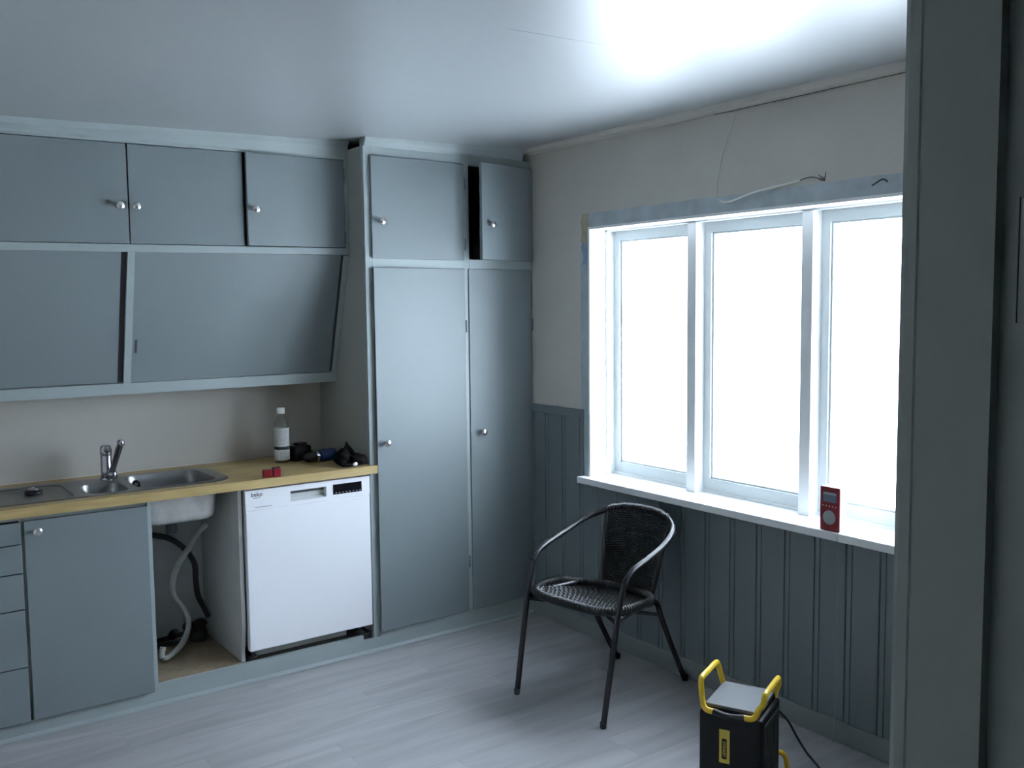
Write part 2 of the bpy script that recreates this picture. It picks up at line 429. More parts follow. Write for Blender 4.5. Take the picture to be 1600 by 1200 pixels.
# ------------------------------------------------------------------ the window
def window():
    root = bpy.data.objects.new('window_1', None); COL.objects.link(root); root.location = (.1, -1.37, HZ0)
    WM[root] = Matrix.Translation((.1, -1.37, HZ0)); root['kind'] = 'structure'
    T = .012
    bm = BM()                                   # box frame: reveal boards
    box(bm, -.004, .20, HY1-T, HY1, HZ0, HZ1); box(bm, -.004, .20, HY0, HY0+T, HZ0, HZ1)
    box(bm, -.004, .20, HY0+T, HY1-T, HZ1-T, HZ1); box(bm, .155, .20, HY0+T, HY1-T, HZ0, .815)
    obj('reveal_frame', bm, 'white', root)
    # inner stop bead round the head and left side
    bm = BM()
    box(bm, .10, .115, HY1-T-.010, HY1-T, .80, HZ1-T); box(bm, .10, .115, HY0+T, HY1-T, HZ1-T-.008, HZ1-T)
    obj('stop_bead', bm, 'white', root)
    muls = [(-1.060, -1.008), (-1.667, -1.615)]
    for a, b in muls:
        obj('mullion', bx(.100, .20, a, b, .800, HZ1-T, bev=.002), 'white', root)
    cells = [(-1.008, HY1-T), (-1.615, -1.060), (HY0+T, -1.667)]
    for a, b in cells:
        s = .038; z0, z1 = .816, HZ1-T
        bm = BM()
        box(bm, .156, .196, b-s, b, z0, z1); box(bm, .156, .196, a, a+s, z0, z1)
        box(bm, .156, .196, a+s, b-s, z1-.050, z1); box(bm, .156, .196, a+s, b-s, z0, z0+.050)
        sash = obj('sash', bm, 'sash', root)
        bm = BM(); g = .008                      # glazing bead step
        box(bm, .166, .190, b-s-g, b-s, z0+.05, z1-.05); box(bm, .166, .190, a+s, a+s+g, z0+.05, z1-.05)
        box(bm, .166, .190, a+s+g, b-s-g, z1-.058, z1-.05); box(bm, .166, .190, a+s+g, b-s-g, z0+.05, z0+.058)
        obj('glazing_bead', bm, 'sash', sash)
        obj('pane', bx(.176, .180, a+s+.002, b-s-.002, z0+.052, z1-.052), 'glass', sash)
    # sill board with a rough front edge
    bm = bx(-.052, .156, HY0-.04, -.420, .772, .804, bev=.004)
    obj('sill', bm, 'white', root, label='white window sill board with chipped front edge')
window()

# ------------------------------------------------------------------ doorway jamb at the right of the picture
def doorway():
    root = bpy.data.objects.new('door_1', None); COL.objects.link(root); root.location = (DX1, -3.49, 0)
    WM[root] = Matrix.Translation((DX1, -3.49, 0)); root['kind'] = 'structure'
    def lining(xf, s):                           # xf face, s = +1: wall lies to +x
        bm = BM()
        pts = [(0, -3.515), (0, -3.438), (.002, -3.436), (.0295, -3.436), (.0295, -3.557), (.014, -3.557), (.014, -3.515)]
        prism(bm, [(xf+s*p[0], p[1]) for p in pts], 'z', 0, 2.07)
        return bm
    R = obj('jamb', lining(DX1, 1), 'jamb', root); L = obj('jamb', lining(DX0, -1), 'jamb', root)
    obj('head_lining', bx(DX0, DX1, -3.515, -3.436, 2.05, 2.10), 'jamb', root)
    # rounded edge moulding / casing on the kitchen side
    bm = BM(); prism(bm, [(DX1-.0003, -3.4398), (DX1-.0012, -3.4380), (DX1-.0009, -3.4350), (DX1+.0002, -3.4260), (DX1+.003, -3.4200), (DX1+.008, -3.418), (DX1+.075, -3.418), (DX1+.075, -3.4315), (DX1+.03, -3.4315), (DX1+.03, -3.4355)], 'z', 0, 2.12)
    obj('casing', bm, 'jamb', root)
    bm = BM(); prism(bm, [(DX0+.0005, -3.4355), (DX0+.0005, -3.424), (DX0-.008, -3.418), (DX0-.075, -3.418), (DX0-.075, -3.4315), (DX0-.03, -3.4315), (DX0-.03, -3.4355)], 'z', 0, 2.12)
    obj('casing', bm, 'jamb', root)
    # casing on the hall side
    obj('casing', bx(DX1+.016, DX1+.085, -3.572, -3.5575, 0, 2.12, bev=.004), 'jamb', root)
    obj('casing', bx(DX0-.085, DX0-.016, -3.572, -3.5575, 0, 2.12, bev=.004), 'jamb', root)
    # painted-over hinge leaf let into the rebate, two screws showing
    hl = obj('hinge_leaf', bx(DX1+.0120, DX1+.0145, -3.5565, -3.531, 1.628, 1.742, bev=.0008, seg=1), 'jamb', R)
    obj('hinge_gap', bx(DX1+.0119, DX1+.0146, -3.5308, -3.5301, 1.628, 1.742), 'ink', R)
    for z in (1.636, 1.708):
        obj('screw', lathe(BM(), [(0, 0), (.0036, 0), (.0036, .0008), (0, .0012)], 10, mtx_along((DX1+.0121, -3.5465, z), (-1, 0, 0))), 'ink', R)
    obj('hinge_knuckle', lathe(BM(), [(0, 0), (.006, 0), (.006, .115), (0, .115)], 10, Matrix.Translation((DX1+.006, -3.566, 1.628))), 'jamb', R, smooth=True)
doorway()

# snow outside
ground = bx(.32, 60, -40, 40, -1.2, -.60)
struct('ground', ground, 'snow')

# ------------------------------------------------------------------ cabinet helpers
def knob(parent, p, d=(0, -1, 0), r=.0165):
    prof = [(0, 0), (.007, 0), (.006, .014), (.0075, .019), (r*.92, .023), (r, .027), (r*.97, .032), (r*.7, .0355), (0, .0365)]
    return obj('knob', lathe(BM(), prof, 16, mtx_along(p, d)), 'knob', parent, smooth=True, label='small satin metal knob')
def hinge(parent, x, y, z, h=.055):
    o = obj('hinge', lathe(BM(), [(0, 0), (.0042, 0), (.0042, h), (0, h)], 8, Matrix.Translation((x, y, z-h/2))), 'door', parent, smooth=True)
    return o

# ------------------------------------------------------------------ tall pantry cabinet
def pantry():
    t = thing('pantry_cabinet', 'tall blue-grey pantry cabinet with four doors in the room corner, its top right door ajar', 'cabinet', (XL/2, .27, 0))
    x0, x1 = XL, -.004
    bm = BM()
    box(bm, x0, x0+.018, .0195, YB-.002, .0665, 2.384); box(bm, x1-.018, x1, .0195, YB-.002, .0665, 2.384)
    box(bm, x0+.018, x1-.018, YB-.010, YB-.002, .0665, 2.384)
    box(bm, x0+.018, x1-.018, .0195, YB-.010, .0665, .085); box(bm, x0+.018, x1-.018, .0195, YB-.010, 1.84, 1.858)
    box(bm, x0+.018, x1-.018, .0195, YB-.010, 2.366, 2.384); box(bm, -.421, -.403, .0195, YB-.010, .085, 2.366)
    c = obj('carcass', bm, 'side', t)
    # dark lining inside the open upper compartment
    bm = BM()
    box(bm, -.4029, x1-.0181, YB-.014, YB-.0101, 1.8585, 2.3655); box(bm, -.4029, -.400, .02, YB-.0141, 1.8585, 2.3655)
    box(bm, x1-.0211, x1-.0181, .02, YB-.0141, 1.8585, 2.3655); box(bm, -.3999, x1-.0212, .02, YB-.0141, 1.8585, 1.861)
    box(bm, -.3999, x1-.0212, .02, YB-.0141, 2.363, 2.3655)
    obj('inner_lining', bm, 'dark_in', t)
    # face frame
    bm = BM()
    box(bm, x0, -.926, 0, .019, .0665, 2.384, bev=.0015); box(bm, -.4265, -.3895, 0, .019, .0665, 2.384, bev=.0012); box(bm, -.020, x1, 0, .019, .0665, 2.384)
    for a, b in ((-.926, -.4265), (-.3895, -.020)):
        box(bm, a, b, 0, .019, .0665, .100); box(bm, a, b, 0, .019, 1.822, 1.876); box(bm, a, b, 0, .019, 2.336, 2.384)
    obj('face_frame', bm, 'frame', t)
    def door(xa, xb, za, zb, kn, aj=0.0, label=None):
        bm = bx(xa-xb, 0, -.0060, 0, za, zb, bev=.002)
        mt = Matrix.Translation((xb, -.0008, 0)) @ Matrix.Rotation(math.radians(aj), 4, 'Z')
        bmesh.ops.transform(bm, matrix=mt, verts=bm.verts)
        d = obj('door', bm, 'door', t, label=label)
        knob(d, mt @ Vector((kn[0]-xb, -.0059, kn[2])), mt.to_3x3() @ Vector((0, -1, 0)))
        return d
    d1 = door(-.934, -.4215, .0949, 1.829, (-.892, -.0194, 1.005), 1.5); d2 = door(-.3985, -.008, .0949, 1.829, (-.335, -.0194, 1.008))
    d3 = door(-.934, -.4215, 1.870, 2.342, (-.893, -.0194, 2.041), .8)
    for d, x, zs in ((d1, -.4155, (1.545, .35)), (d3, -.4155, (2.245, 1.95)), (d2, -.0055, (1.545, .35))):
        for z in zs: hinge(d, x, -.006, z, .06)
    # the door that stands ajar, hinged at the corner
    th = math.radians(13.0)
    bm = bx(-.385, 0, -.019, 0, 1.872, 2.342, bev=.0025)
    mt = Matrix.Translation((-.0105, -.0025, 0)) @ Matrix.Rotation(th, 4, 'Z')
    bmesh.ops.transform(bm, matrix=mt, verts=bm.verts)
    d4 = obj('door', bm, 'door', t, label='small upper door standing ajar')
    k = mt @ Vector((-.332, -.0188, 2.043)); nd = mt.to_3x3() @ Vector((0, -1, 0))
    knob(d4, k, nd)
pantry()

# ------------------------------------------------------------------ wall cabinet over the sink
def wall_cabinet():
    YU = .1625
    t = thing('wall_cabinet', 'blue-grey wall cabinet over the sink with knobbed doors above slanted sliding panels', 'cabinet', (-1.96, .35, 1.28))
    xa, xb = -2.96, XL-.002
    yb = YB-.007
    # carcass: side profiles follow the slant
    prof = [(yb, 1.280), (.355, 1.280), (YU+.022, 1.885), (YU+.022, 2.385), (yb, 2.385)]
    bm = BM(); prism(bm, prof, 'x', xb-.016, xb); prism(bm, prof, 'x', xa, xa+.016)
    box(bm, xa+.016, xb-.016, yb-.008, yb, 1.28, 2.385)
    box(bm, xa+.016, xb-.016, .356, yb-.008, 1.280, 1.298)
    box(bm, xa+.016, xb-.016, YU+.022, yb-.008, 1.890, 1.906); box(bm, xa+.016, xb-.016, YU+.022, yb-.008, 2.369, 2.385)
    obj('carcass', tilt_up(bm), 'frame', t)
    # rails and stiles
    bm = BM()
    box(bm, xa, xb, YU, YU+.021, 1.887, 1.919, bev=.002)
    obj('middle_rail', tilt_up(bm), 'frame', t)
    obj('top_rail', tilt_up(bx(xa, xb, YU, YU+.021, 2.332, 2.386)), 'frame', t)
    obj('stile', tilt_up(bx(xb-.016, xb, YU, YU+.021, 1.9195, 2.3315)), 'frame', t)
    bm = BM(); prism(bm, [(.333, 1.280), (.330, 1.327), (.352, 1.331), (.357, 1.280)], 'x', xa, xb)
    obj('bottom_rail', bm, 'frame', t)
    # slanted stiles
    a, b = Vector((0, YU+.001, 1.8865)), Vector((0, .330, 1.3275))
    dv = (b-a).normalized(); nv = Vector((0, -dv.z, dv.y))      # nv points into the cabinet
    if nv.y < 0: nv = -nv
    def slab(x0, x1, off0, off1, s0=0., s1=0.):
        A, B = a+dv*s0, b-dv*s1
        poly = [A+nv*off0, B+nv*off0, B+nv*off1, A+nv*off1]
        bm = BM(); prism(bm, [(p.y, p.z) for p in poly], 'x', x0, x1); return bm
    def up(bm): return bm
    obj('stile', slab(-1.972, -1.943, .0, .020), 'frame', t)
    obj('stile', slab(xb-.020, xb, .0, .020), 'frame', t)
    obj('stile', slab(xa, xa+.020, .0, .020), 'frame', t)
    # sliding panels: two tracks, the right-hand ones a little deeper
    p1 = obj('sliding_panel', slab(-1.9425, -1.443, .006, .011), 'door', t)
    p2 = obj('sliding_panel', slab(-1.470, -1.002, .0125, .0175), 'door', t)
    p3 = obj('sliding_panel', slab(-2.475, -1.995, .0150, .0190), 'door', t)
    p4 = obj('sliding_panel', slab(-2.935, -2.452, .006, .011), 'door', t)
    # dark strips painting in the shade where the panels stop short of the frame
    obj('gap_shade', slab(-1.9945, -1.9722, .0192, .0215), 'ink', t); obj('gap_shade', slab(-1.0015, xb-.0202, .0192, .0215), 'ink', t)
    # finger pull let into the front panel
    c = a + (b-a)*.715 + nv*.0058
    X = Vector((1, 0, 0))
    m = frame_mtx(Vector((-1.926, c.y, c.z)), X, dv, nv)
    bm = BM(); box(bm, -.008, .008, -.034, .034, -.0012, .002)
    bmesh.ops.transform(bm, matrix=m, verts=bm.verts); pull = obj('finger_pull', bm, 'wains', p1)
    bm = BM(); box(bm, -.0045, .0045, -.029, .029, -.0016, -.0010)
    bmesh.ops.transform(bm, matrix=m, verts=bm.verts); obj('finger_slot', bm, 'ink', p1)
    # upper doors
    edges = [(-2.951, -2.457), (-2.452, -1.9638), (-1.9585, -1.474)]
    for (x0, x1) in edges:
        d = obj('door', tilt_up(bx(x0, x1, YU, YU+.018, 1.9215, 2.3295, bev=.002)), 'door', t)
        kx = x1-.036 if x1 < -1.96 and x1 > -2.4 else x0+.0225
        knob(d, (kx, YU+.0004, 2.0712))
    th = math.radians(2.6); w = .480
    bm = bx(-w, 0, -.018, 0, 1.9215, 2.3295, bev=.002)
    mt = Matrix.Translation((-.9855, YU+.018, 0)) @ Matrix.Rotation(th, 4, 'Z'); bmesh.ops.transform(bm, matrix=mt, verts=bm.verts)
    d = obj('door', tilt_up(bm), 'door', t, label='right-hand upper door standing slightly open')
    knob(d, mt @ Vector((-w+.030, -.0176, 2.083)), mt.to_3x3() @ Vector((0, -1, 0)))
    for z in (1.975, 2.27): hinge(d, -.983, YU-.001, z, .06)
def tilt_up(bm):
    for v in bm.verts:
        if v.co.z > 1.80: v.co.z += .0085*(v.co.x+1.70)
    return bm
wall_cabinet()

# ------------------------------------------------------------------ base units
def drawer_cabinet():
    t = thing('drawer_cabinet', 'blue-grey drawer unit with five plain fronts at the left edge', 'cabinet', (-2.70, .27, .0665))
    xa, xb = -2.958, -2.449
    bm = BM()
    box(bm, xa, xa+.016, .001, YB-.002, .091, .866); box(bm, xb-.004, xb+.002, .001, YB-.002, .091, .866)
    box(bm, xa+.016, xb-.004, YB-.010, YB-.002, .091, .866); box(bm, xa+.016, xb-.004, .001, YB-.010, .091, .105); box(bm, xa+.016, xb-.004, .001, .02, .852, .866)
    obj('carcass', bm, 'frame', t)
    zs = [.849, .763, .651, .510, .284, .066]
    for a, b in zip(zs, zs[1:]):
        d = obj('drawer', bx(xa, xb, -.0185, -.0005, b+.002, a-.002, bev=.002), 'door', t)
        knob(d, ((xa+xb)/2, -.018, (a+b)/2))
drawer_cabinet()

def base_cabinet():
    t = thing('base_cabinet', 'blue-grey base cabinet with one wide knobbed door below the drainboard', 'cabinet', (-2.2, .27, .0665))
    xa, xb = -2.446, -1.970
    bm = BM()
    box(bm, xa, xa+.010, .001, YB-.002, .091, .866); box(bm, xa+.010, xb-.015, YB-.010, YB-.002, .091, .866); box(bm, xa+.010, xb-.015, .001, YB-.010, .091, .105)
    box(bm, xa+.010, xb-.015, .001, .018, .850, .866)
    obj('carcass', bm, 'frame', t)
    obj('side_panel', bx(xb-.0149, xb, -.012, YB-.002, .0905, .866), 'frame', t, label='pale panel edge beside the open bay')
    d = obj('door', bx(-2.4386, -1.9856, -.0195, -.0005, .0695, .849, bev=.0025), 'door', t)
    knob(d, (-2.396, -.019, .810))
    for z in (.765, .165): hinge(d, -1.9825, -.006, z, .06)
base_cabinet()

def open_bay():
    t = thing('open_bay', 'open doorless cabinet bay under the sink bowl showing hoses', 'cabinet', (-1.78, .27, .0665))
    obj('floor_board', bx(-1.9695, -1.604, .0185, YB-.012, .078, .0925), 'chip', t, label='bare brown chipboard bottom')
    obj('back_panel', bx(-1.9695, -1.604, YB-.012, YB-.002, .0925, .866), 'bay', t)
    bm = BM()
    prism(bm, [(.001, .240), (.001, .8655), (YB-.012, .8655), (YB-.012, .0925), (.019, .0925), (.022, .14), (.012, .19)], 'x', -1.604, -1.588)
    obj('side_panel', bm, 'bay', t, label='grey side panel with a chipped lower corner')
open_bay()

# ------------------------------------------------------------------ worktop, sink, tap
def worktop():
    t = thing('worktop', 'yellow wood-look laminate worktop running from the left edge to the tall cabinet', 'worktop', (-1.96, .25, .867))
    z0, z1 = .8685, .9055
    xa, xb, ya, yb = -2.96, -.9665, -.038, YB-.0065
    hx0, hx1, hy0, hy1 = -2.66, -1.645, .066, .425      # cut-out for the sink
    bm = BM()
    box(bm, hx1, xb, ya, yb, z0, z1); box(bm, xa, hx0, ya, yb, z0, z1)
    box(bm, hx0, hx1, ya, hy0, z0, z1); box(bm, hx0, hx1, hy1, yb, z0, z1)
    box(bm, xb, -.945, ya, -.0212, z0, z1)
    obj('slab', bm, 'counter', t)
    obj('front_edge', bx(xa, -.9451, ya-.0012, ya-.0001, z0, z1-.0005), 'counter', t)
worktop()

def rrect(cx, cy, hx, hy, r, n=6):
    pts = []
    for sx, sy, a0 in ((1, 1, 0), (-1, 1, 90), (-1, -1, 180), (1, -1, 270)):
        for k in range(n+1):
            a = math.radians(a0 + 90*k/n)
            pts.append((cx + sx*(hx-r) + r*math.cos(a), cy + sy*(hy-r) + r*math.sin(a)))
    return pts
def loft(bm, loops, cap_last=True):
    R = [[bm.verts.new(p) for p in L] for L in loops]; n = len(R[0])
    for A, B in zip(R, R[1:]):
        for k in range(n): bm.faces.new((A[k], A[(k+1) % n], B[(k+1) % n], B[k]))
    if cap_last: bm.faces.new(R[-1])
    return R
def sink():
    t = thing('sink', 'stainless steel inset sink with a large bowl, a small bowl and a drainboard', 'sink', (-2.13, .245, .73))
    zt = .9078
    x0, x1, y0, y1 = -2.64, -1.604, .030, .447
    # top sheet with holes: triangulated fill of outline minus bowls
    bm = BM()
    def loop(pts, z):
        vs = [bm.verts.new((p[0], p[1], z)) for p in pts]
        es = [bm.edges.new((vs[i], vs[(i+1) % len(vs)])) for i in range(len(vs))]
        return vs, es
    outer = rrect((x0+x1)/2, (y0+y1)/2, (x1-x0)/2, (y1-y0)/2, .11, 8)
    big = rrect(-1.823, .235, .165, .168, .065, 6); small = rrect(-2.105, .180, .080, .115, .045, 6)
    drain = rrect(-2.430, .225, .195, .178, .060, 6)
    es = []
    ovs, e = loop(outer, zt); es += e
    bvs, e = loop(big, zt); es += e
    svs, e = loop(small, zt); es += e
    dvs, e = loop(drain, zt); es += e
    bmesh.ops.triangle_fill(bm, use_beauty=True, edges=es)
    # rolled outer edge
    lo = [bm.verts.new((p[0]+(.004 if p[0] > (x0+x1)/2 else -.004), p[1]+(.004 if p[1] > (y0+y1)/2 else -.004), .9060)) for p in outer]
    for k in range(len(lo)): bm.faces.new((ovs[k], ovs[(k+1) % len(lo)], lo[(k+1) % len(lo)], lo[k]))
    obj('rim', bm, 'steel', t, smooth=True, angle=30)
    def sc(pts, c, f, z): return [(c[0]+(p[0]-c[0])*f, c[1]+(p[1]-c[1])*f, z) for p in pts]
    def bowl(name, pts, c, d, f):
        bm = BM()
        L = [sc(pts, c, 1.0, zt), sc(pts, c, .985, zt-.006), sc(pts, c, .965, zt-.03), sc(pts, c, f+.02, zt-d+.02), sc(pts, c, f-.03, zt-d+.004), sc(pts, c, f-.10, zt-d), sc(pts, c, .16, zt-d-.003)]
        loft(bm, L); return obj(name, bm, 'steel', t, smooth=True, angle=60)
    b = bowl('large_bowl', big, (-1.823, .235), .165, .90)
    s = bowl('small_bowl', small, (-2.105, .180), .10, .86)
    bm = BM(); c = (-2.430, .225)
    loft(bm, [sc(drain, c, 1, zt), sc(drain, c, .985, zt-.005), sc(drain, c, .97, zt-.006)])
    dr = obj('drainboard', bm, 'steel', t, smooth=True, angle=60)
    # outer skin of the large bowl, dull, seen from the open bay below
    bm = BM(); c = (-1.823, .235); z = .8675
    L = [sc(big, c, 1.03, z), sc(big, c, 1.0, z-.02), sc(big, c, .955, .765), sc(big, c, .93, .748), sc(big, c, .86, .738), sc(big, c, .2, .735)]
    # keep it just outside the inner skin
    loft(bm, L); obj('bowl_underside', bm, 'steel_dull', t, smooth=True, angle=50, label='dull grey underside of the large bowl')
    for nm, p, d in (('strainer', (-1.823, .235, zt-.1672), (0, 0, 1)), ('strainer', (-2.105, .18, zt-.1022), (0, 0, 1))):
        obj(nm, lathe(BM(), [(0, .001), (.012, .001), (.014, .003), (.034, .004), (.037, .002), (.037, 0)], 20, mtx_along(p, d)), 'chrome', t, smooth=True)
    # overflow on the left wall of the large bowl
    q = (-1.925, .3925, .8685)
    obj('overflow', lathe(BM(), [(0, .0015), (.010, .0015), (.011, .004), (.017, .0045), (.020, .001), (.020, -.002)], 18, mtx_along(q, (0, -1, .12))), 'chrome', t, smooth=True)
    obj('overflow_hole', lathe(BM(), [(0, .0028), (.009, .0026), (.009, .0)], 14, mtx_along(q, (0, -1, .12))), 'ink', t)
    # waste trap below the bowl
    obj('waste_outlet', lathe(BM(), [(0, 0), (.024, 0), (.024, .04), (.042, .05), (.042, .068), (0, .068)], 18, Matrix.Translation((-1.823, .235, .666))), 'dark_grey', t, smooth=True)
sink()

def faucet():
    bx_, by_, z = -2.046, .385, .9080
    t = thing('faucet', 'chrome mixer tap with its spout raised behind the sink bowls', 'tap', (bx_, by_, z))
    obj('base_ring', lathe(BM(), [(0, 0), (.029, 0), (.029, .006), (.024, .012), (0, .012)], 20, Matrix.Translation((bx_, by_, z))), 'chrome', t, smooth=True)
    obj('body', lathe(BM(), [(0, .011), (.0235, .011), (.0235, .105), (.0215, .108), (0, .108)], 20, Matrix.Translation((bx_, by_, z))), 'chrome', t, smooth=True)
    bm = BM(); lathe(bm, [(0, .1085), (.0245, .1085), (.0255, .118), (.0245, .140), (.019, .150), (0, .152)], 20, Matrix.Translation((bx_, by_, z)))
    cap = obj('lever_cap', bm, 'chrome', t, smooth=True)
    bm = BM(); tube(bm, spline([(bx_-.002, by_-.022, z+.132), (bx_-.002, by_-.05, z+.138), (bx_-.004, by_-.095, z+.142)], 5), [.012]*5+[.010]*5+[.008], 10)
    obj('lever', bm, 'chrome', cap, smooth=True)
    S = [(bx_+.004, by_-.018, z+.022), (bx_+.012, by_-.040, z+.040), (bx_+.020, by_-.070, z+.085), (bx_+.029, by_-.105, z+.140), (bx_+.034, by_-.125, z+.170)]
    pts = spline(S, 6); n = len(pts)
    obj('spout', tube(BM(), pts, [.019-.0055*min(1, i/8) for i in range(n)], 12), 'chrome', t, smooth=True)
    bm = BM(); e = Vector(S[-1]); lathe(bm, [(0, -.012), (.0135, -.012), (.0155, -.004), (.0155, .008), (.011, .014), (0, .016)], 14, Matrix.Translation(e))
    obj('nozzle', bm, 'chrome', t, smooth=True)
    bm = BM(); lathe(bm, [(0, -.022), (.016, -.018), (.0225, -.006), (.0225, .006), (.016, .018), (0, .022)], 16, Matrix.Translation((bx_+.014, by_-.036, z+.0235)))
    obj('swivel_joint', bm, 'chrome', t, smooth=True)
faucet()

def plug():
    t = thing('sink_plug', 'sink plug on a thin bead chain lying on the steel drainboard', 'plug', (-2.357, .255, .9020))
    z = .9020
    obj('stopper', lathe(BM(), [(0, 0), (.030, 0), (.034, .004), (.034, .012), (.026, .017), (0, .018)], 20, Matrix.Translation((-2.357, .255, z))), 'rubber', t, smooth=True)
    obj('plate', lathe(BM(), [(0, .018), (.022, .018), (.022, .0195), (.008, .024), (0, .025)], 18, Matrix.Translation((-2.357, .255, z))), 'chrome', t, smooth=True, label='shiny chromed plug top')
    bm = BM()
    P = spline([(-2.357, .255, z+.027), (-2.385, .285, z+.014), (-2.41, .31, z+.004), (-2.46, .345, z+.003), (-2.52, .36, z+.003), (-2.58, .37, z+.003)], 12)
    for p in P[::1]:
        bmesh.ops.create_icosphere(bm, subdivisions=1, radius=.0024, matrix=Matrix.Translation(p))
    obj('chain', bm, 'chrome', t, smooth=True, kind='stuff')
plug()

# ------------------------------------------------------------------ plumbing in the open bay
def hoses():
    P = spline([(-1.905, .30, .655), (-1.865, .33, .640), (-1.800, .35, .612), (-1.735, .36, .555), (-1.692, .36, .480), (-1.685, .37, .400), (-1.675, .38, .320), (-1.645, .39, .250), (-1.625, .40, .205)], 7)
    o = obj('waste_hose', tube(BM(), P, .0128, 10), 'rubber', None, smooth=True)
    tag(o, 'thick black waste hose curving down behind the grey hose', 'hose')
    P = spline([(-1.655, .28, .672), (-1.70, .28, .630), (-1.752, .28, .555), (-1.790, .28, .500), (-1.812, .28, .440), (-1.808, .29, .370), (-1.772, .29, .310), (-1.750, .29, .250), (-1.758, .28, .195), (-1.800, .25, .145), (-1.865, .22, .116), (-1.893, .21, .128), (-1.885, .215, .168)], 9)
    bm = BM(); n = len(P)
    tube(bm, P, [.0132 + .0009*((i % 2)*2-1) for i in range(n)], 12)
    o = obj('drain_hose', bm, 'greyhose', None, smooth=True)
    tag(o, 'ribbed grey drain hose hooked up at its lower end on the chipboard', 'hose')
    # dark stop valves and short pipes on the floor at the back
    t = thing('pipe_fittings', 'dark jumble of pipe fittings at the back of the open bay', 'pipes', (-1.72, .46, .0935))
    obj('supply_pipe', tube(BM(), spline([(-1.96, .45, .125), (-1.86, .46, .115), (-1.75, .47, .118), (-1.62, .47, .135)], 6), .012, 8), 'grime', t, smooth=True)
    obj('supply_pipe', tube(BM(), spline([(-1.93, .40, .110), (-1.80, .41, .107), (-1.68, .43, .118), (-1.62, .45, .165)], 6), .010, 8), 'grime', t, smooth=True)
    for x, y, z, r in ((-1.70, .45, .155, .028), (-1.655, .44, .165, .024), (-1.77, .46, .130, .022), (-1.90, .45, .125, .024)):
        bm = BM(); lathe(bm, [(0, -.03), (r*.7, -.03), (r, -.015), (r, .015), (r*.7, .03), (0, .03)], 12, mtx_along((x, y, z), (random.uniform(-1, 1), -.6, random.uniform(.2, 1))))
        obj('valve', bm, 'grime', t, smooth=True)
    bm = BM(); lathe(bm, [(0, 0), (.040, 0), (.046, .02), (.040, .05), (.020, .062), (0, .062)], 14, Matrix.Translation((-1.668, .425, .0935)))
    obj('trap', bm, 'grime', t, smooth=True)
hoses()

# ------------------------------------------------------------------ dishwasher
def dishwasher():
    xa, xb, y = -1.5782, -.9802, -.020
    t = thing('dishwasher', 'white dishwasher built in under the worktop beside the tall cabinet', 'dishwasher', ((xa+xb)/2, .25, .091))
    obj('casing', bx(xa+.004, xb-.004, .012, .52, .150, .862), 'enamel_shade', t)
    zs = .770
    obj('door', bx(xa, xb, y, .0115, .1425, zs-.0012, bev=.004), 'enamel', t)
    # control panel built round the handle recess and the display
    hx0, hx1, hz0, hz1 = -1.372, -1.199, .786, .833
    bm = BM()
    z1 = .8575
    box(bm, xa, hx0, y, .0115, zs, z1); box(bm, hx1, xb, y, .0115, zs, z1); box(bm, hx0, hx1, y, .0115, zs, hz0); box(bm, hx0, hx1, y, .0115, hz1, z1)
    p = obj('control_panel', bm, 'enamel', t)
    bm = BM()
    prism(bm, [(y+.001, hz0), (.0115, hz0+.012), (.0115, hz1), (.0105, hz1), (.0105, hz0+.0115), (y+.001, hz0+.001)], 'x', hx0+.0005, hx1-.0005)
    obj('handle_recess', bm, 'enamel_shade', t)
    obj('recess_shade', bx(hx0+.0005, hx1-.0005, .0080, .0104, hz1-.017, hz1-.0005), 'dark_grey', t)  # dark plate standing in for shade in the upper half of the recess
    d = obj('display', bx(-1.167, -1.022, y-.0012, y-.0001, .791, .8375, bev=.0004, seg=1), 'black_gloss', t, label='glossy black display strip')
    for k in range(8):
        x = -1.155 + k*.0172
        obj('button', bx(x, x+.0075, y-.0018, y-.0013, .7965, .7995), 'dial', d)
    fm = lambda x, z: frame_mtx((x, y-.0006, z), (1, 0, 0), (0, 0, 1), (0, -1, 0))
    obj('logo', text_bm('beko', .026, fm(-1.527, .8375), bold=.0003), 'ink', t)
    bm = BM(); P = spline([(-1.545, y-.0006, .8235), (-1.530, y-.0006, .8225), (-1.510, y-.0006, .8262)], 5)
    tube(bm, P, .0011, 6); obj('logo_swoosh', bm, 'ink', t)
    bm = BM()
    for k in range(14): box(bm, -1.536+k*.0056, -1.536+k*.0056+.0032, y-.0008, y-.0001, .7795, .7835)
    obj('small_print', bm, 'print', t, kind='stuff')
    obj('kick_plate', bx(xa+.05, xb-.10, .060, .070, .0915, .1275), 'enamel_shade', t)
    for x in (xa+.035, xb-.035):
        f = obj('foot', lathe(BM(), [(0, 0), (.020, 0), (.020, .008), (.009, .012), (.009, .058), (0, .058)], 12, Matrix.Translation((x, .05, .0912))), 'dark_grey', t, smooth=True)
    obj('base_tray', bx(xa+.006, xb-.006, .045, .51, .128, .1495), 'dark_grey', t)
dishwasher()
# bare cabinet bottom the dishwasher stands on
struct('trim_4', bx(-1.5875, XL-.001, .0185, YB-.012, .055, .0910), 'grime')

